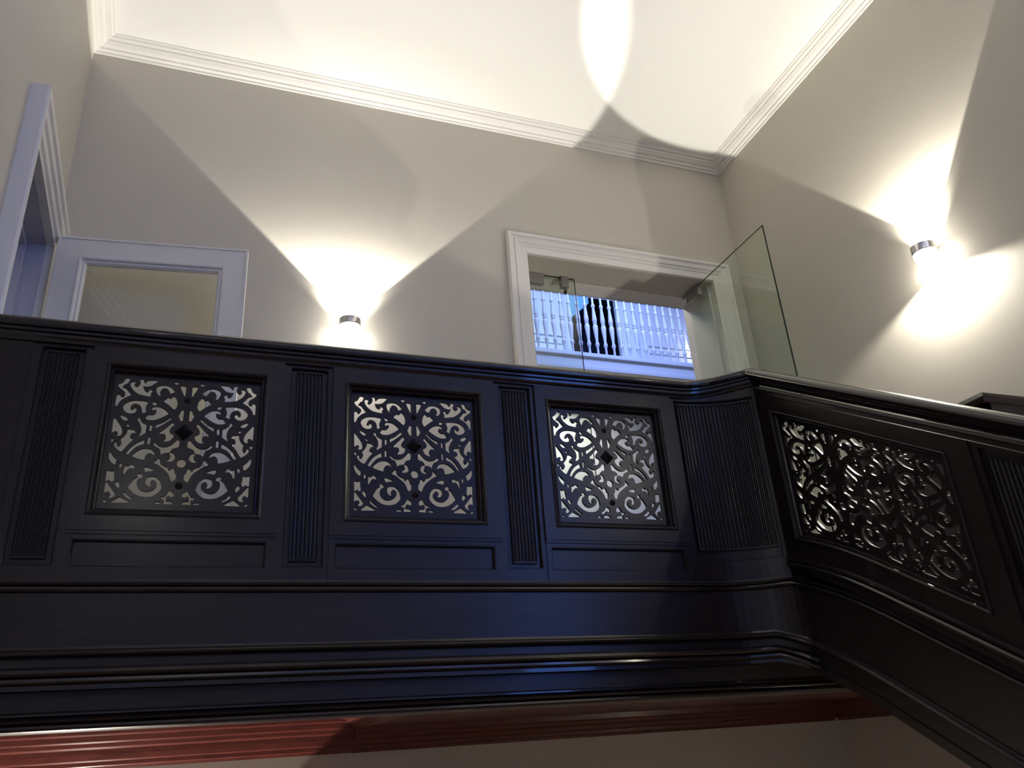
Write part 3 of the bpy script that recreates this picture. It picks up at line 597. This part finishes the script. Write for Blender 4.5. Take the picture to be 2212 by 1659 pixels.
# the pierced panel: three half-leaves of the same scrollwork, bent to the rake
HB = .262; holes = []
W3 = pa1 - pa0 - .01
for k, (src, sx, ox) in enumerate(((left, 1, .246), (right, 1, .246 + .004), (left, 1, .750))):
    for h in src: holes.append([(x * sx + ox, y) for x, y in h])
sc = W3 / .756
holes = [[(x * sc + .004, y) for x, y in h] for h in holes] + [[(x * sc + .248 * sc + .004, y) for x, y in oval]]
me = plate('pierced_panel', rectpts(-.015, W3 + .022, -.272, .272, 24), holes, .013)
P = []
off = st.location
for v in me.vertices:
    u, vv, ww = v.co; b = .790 + (vv + .256) / .512 * .57
    a = pa0 + u + .002
    X, Y, Z = mpT(a, b, -.020 + ww); v.co = Vector((X, Y, Z + ZC)) - off
me.update(); me.materials.append(M['wood'])
import bmesh
bm = bmesh.new(); bm.from_mesh(me); bmesh.ops.recalc_face_normals(bm, faces=bm.faces); bm.to_mesh(me); bm.free()
o = bpy.data.objects.new('pierced_panel', me); COL.objects.link(o); o.parent = st
# pilaster beyond the panel
m = MB(); holed(m, mpT, 1.0, 1.205, .66, 1.46, 1.025, 1.180, .715, 1.440, -.034, .0, 2, 2); m.build('pilaster_frame', M['wood'], st)
m = MB(); board(m, mpT, 1.025, 1.180, .715, 1.440, -.030, -.014, 2, 2); fluted(m, mpT, 1.045, 1.160, .745, 1.42, 7, -.003, .0085); m.build('fluted_pilaster', M['wood'], st)
m = MB(); board(m, mpT, 1.205, 2.0, .66, 1.46, -.034, .010, 6, 2); m.build('end_board', M['wood'], st)
SM = [(-.03, .640), (-.03, .700), (.020, .700), (.028, .694), (.030, .686), (.022, .680), (.030, .676), (.034, .668), (.030, .660), (.018, .656), (.014, .645), (.010, .640)]
sweep(NCOR, IE, [(p, b - .012) for p, b in SM], z_low(0)).build('panel_base_moulding', M['rail'], st, smooth=True)
strg = thing('stair_string', (XF, YF - .6, -.1), 'dark moulded outer string of the descending stair flight', 'stair string')
sweepL(NLOW, ILW, [(-.034, .262), (-.034, .650), (.010, .650), (.010, .262)], z_lw(.08)).build('string_board', M['wood'], strg)
sweepL(NLOW, ILW, BEAD, z_lw(0)).build('moulding', M['wood'], strg, smooth=True)
sweepL(NLOW, ILW, TOR, z_lw(.10)).build('moulding', M['wood'], strg, smooth=True)
sweepL(NLOW, ILW, [(-.034, .262), (-.034, .30), (.016, .30), (.016, .262)], z_lw(.12)).build('moulding', M['wood'], strg, smooth=False)
# treads and risers behind the string
g = thing('stair_flight', (2.85, 2.2, -1.4), 'dark carpeted stair flight going down behind the string', 'stairs')
for k in range(12):
    y = 2.86 - .275 * k; z = FL - .168 * (k + 1)
    MB().box(XF + .04, 3.30, y - .30, y, z - .03, z).build('tread', M['carpet'], g)
    MB().box(XF + .04, 3.30, y - .02, y, z, z + .138).build('riser', M['brown'], g)

# ------------------------------------------------------------------ panelled half wall across the stairwell
BX = 3.35; BY0, BY1, BZ = 2.509, 3.67, 1.40
hw = thing('panelled_half_wall', (BX + .15, BY0 + .5, FL), 'dark panelled half wall with a flat cap beside the right wall, behind the stair handrail', 'half wall')
def mpH(a, b, p): return (BX + .03 - p, a, b)
def mpH2(a, b, p): return (a, BY0 + .03 - p, b)
m = MB().box(BX + .03, 3.68, BY0 + .03, BY0 + .07, FL, 1.375).box(BX + .03, BX + .07, BY0 + .03, BY1, FL, 1.375); m.build('panel_board', M['brown'], hw)
CAPP = [(-.06, 1.370), (-.06, 1.400), (.024, 1.400), (.030, 1.394), (.030, 1.378), (.020, 1.370), (.016, 1.362), (.008, 1.358), (-.02, 1.358)]
r_ = [[(BX + .03 - p, BY1, b) for p, b in CAPP], [(BX + .03 - p, BY0 + .03 - p, b) for p, b in CAPP], [(3.682, BY0 + .03 - p, b) for p, b in CAPP]]
MB().strip(r_).build('cap', M['rail'], hw)
MID = [(-.01, 1.20), (0, 1.20), (.012, 1.206), (.014, 1.222), (.006, 1.232), (-.01, 1.232)]
r_ = [[(BX + .03 - p, BY1, b) for p, b in MID], [(BX + .03 - p, BY0 + .03 - p, b) for p, b in MID], [(3.682, BY0 + .03 - p, b) for p, b in MID]]
MB().strip(r_).build('moulding', M['wood'], hw)
m = MB()
for a0, a1 in ((2.60, 3.08), (3.15, 3.62)): ring(m, mpH, a0, a1, .70, 1.12, [(0, -.005), (0, .006), (.010, .012), (.020, .006), (.022, -.005)])
ring(m, mpH2, 3.44, 3.64, .70, 1.12, [(0, -.005), (0, .006), (.010, .012), (.020, .006), (.022, -.005)])
m.build('panel_moulding', M['wood'], hw)

# ------------------------------------------------------------------ timber under the landing
sf = thing('landing_soffit', (1.3, 3.7, .055), 'red-brown mahogany soffit and cornice under the landing', 'soffit')
MB().box(-.95, .74, 3.06, YB - .002, .262, .298)  .box(.74, 3.68, 3.06, YB - .002, .160, .298).build('soffit_board', M['red'], sf)
CR = [(0, .262), (0, .050), (.012, .050), (.018, .062), (.030, .066), (.034, .082), (.048, .088), (.056, .110), (.062, .132), (.084, .140), (.090, .156), (.108, .162), (.116, .184), (.150, .190), (.156, .205), (.156, .262)]
MB().strip([[(x, YB - .001 - p, b) for p, b in CR] for x in (-.95, .74)]).build('cornice', M['red'], sf, smooth=False)
CR2 = [(0, .262), (0, .152), (.012, .152), (.020, .160), (.036, .163), (.044, .178), (.066, .182), (.074, .196), (.100, .200), (.106, .262)]
MB().strip([[(.76 - p, y, b) for p, b in CR2] for y in (3.06, YB - .002)]).build('cornice_return', M['red'], sf, smooth=False)
CR3 = [(0, .162), (0, .048), (.012, .048), (.018, .060), (.030, .064), (.034, .080), (.050, .086), (.056, .104), (.080, .112), (.086, .128), (.110, .134), (.116, .162)]
MB().strip([[(.74, YB - .001 - p, b) for p, b in CR3], [(3.68, YB - .001 - p, b) for p, b in CR3]]).build('cornice', M['red'], sf, smooth=False)
MB().strip([[(3.73 - p, y, b) for p, b in CR3] for y in (2.4, YB - .002)]).build('cornice', M['red'], sf, smooth=False)

# ------------------------------------------------------------------ daylight in the hall beyond, and added fill lights
def area(name, loc, size, power, color, rot=(0, 0, 0), sy=None):
    l = bpy.data.lights.new(name, 'AREA'); l.energy = power; l.color = color; l.size = size
    if sy: l.shape = 'RECTANGLE'; l.size_y = sy
    o = bpy.data.objects.new(name, l); COL.objects.link(o); o.location = (loc[0], loc[1], loc[2] + ZC); o.rotation_euler = rot; return o
o = area('hall_skylight', (4.2, 6.3, 6.9), 1.6, GALLERY, (.30, .43, 1.0)); o.data.spread = math.radians(95)
o.rotation_euler = Vector((0, 0, -1)).rotation_difference(Vector((.15, .80, -.58))).to_euler()
area('hall_fill', (4.2, 8.55, 4.12), .6, 26, WARM); area('lobby_fill', (2.7, 5.5, 3.9), .4, 16, WARM)  # unseen warm fills, added for the doorway reveal and wall below the gallery
o = area('side_room_fill', (-1.5, 3.2, 2.98), .35, 2.5, (.80, .85, 1.0))  # added fill without a fixture, brightens the room behind the left doorway
l = bpy.data.lights.new('gallery_lamp', 'POINT'); l.energy = 3.5; l.color = (.9, .92, 1); l.shadow_soft_size = .05
o = bpy.data.objects.new('gallery_lamp', l); COL.objects.link(o); o.location = (6.6, 9.0, 5.3 + ZC)
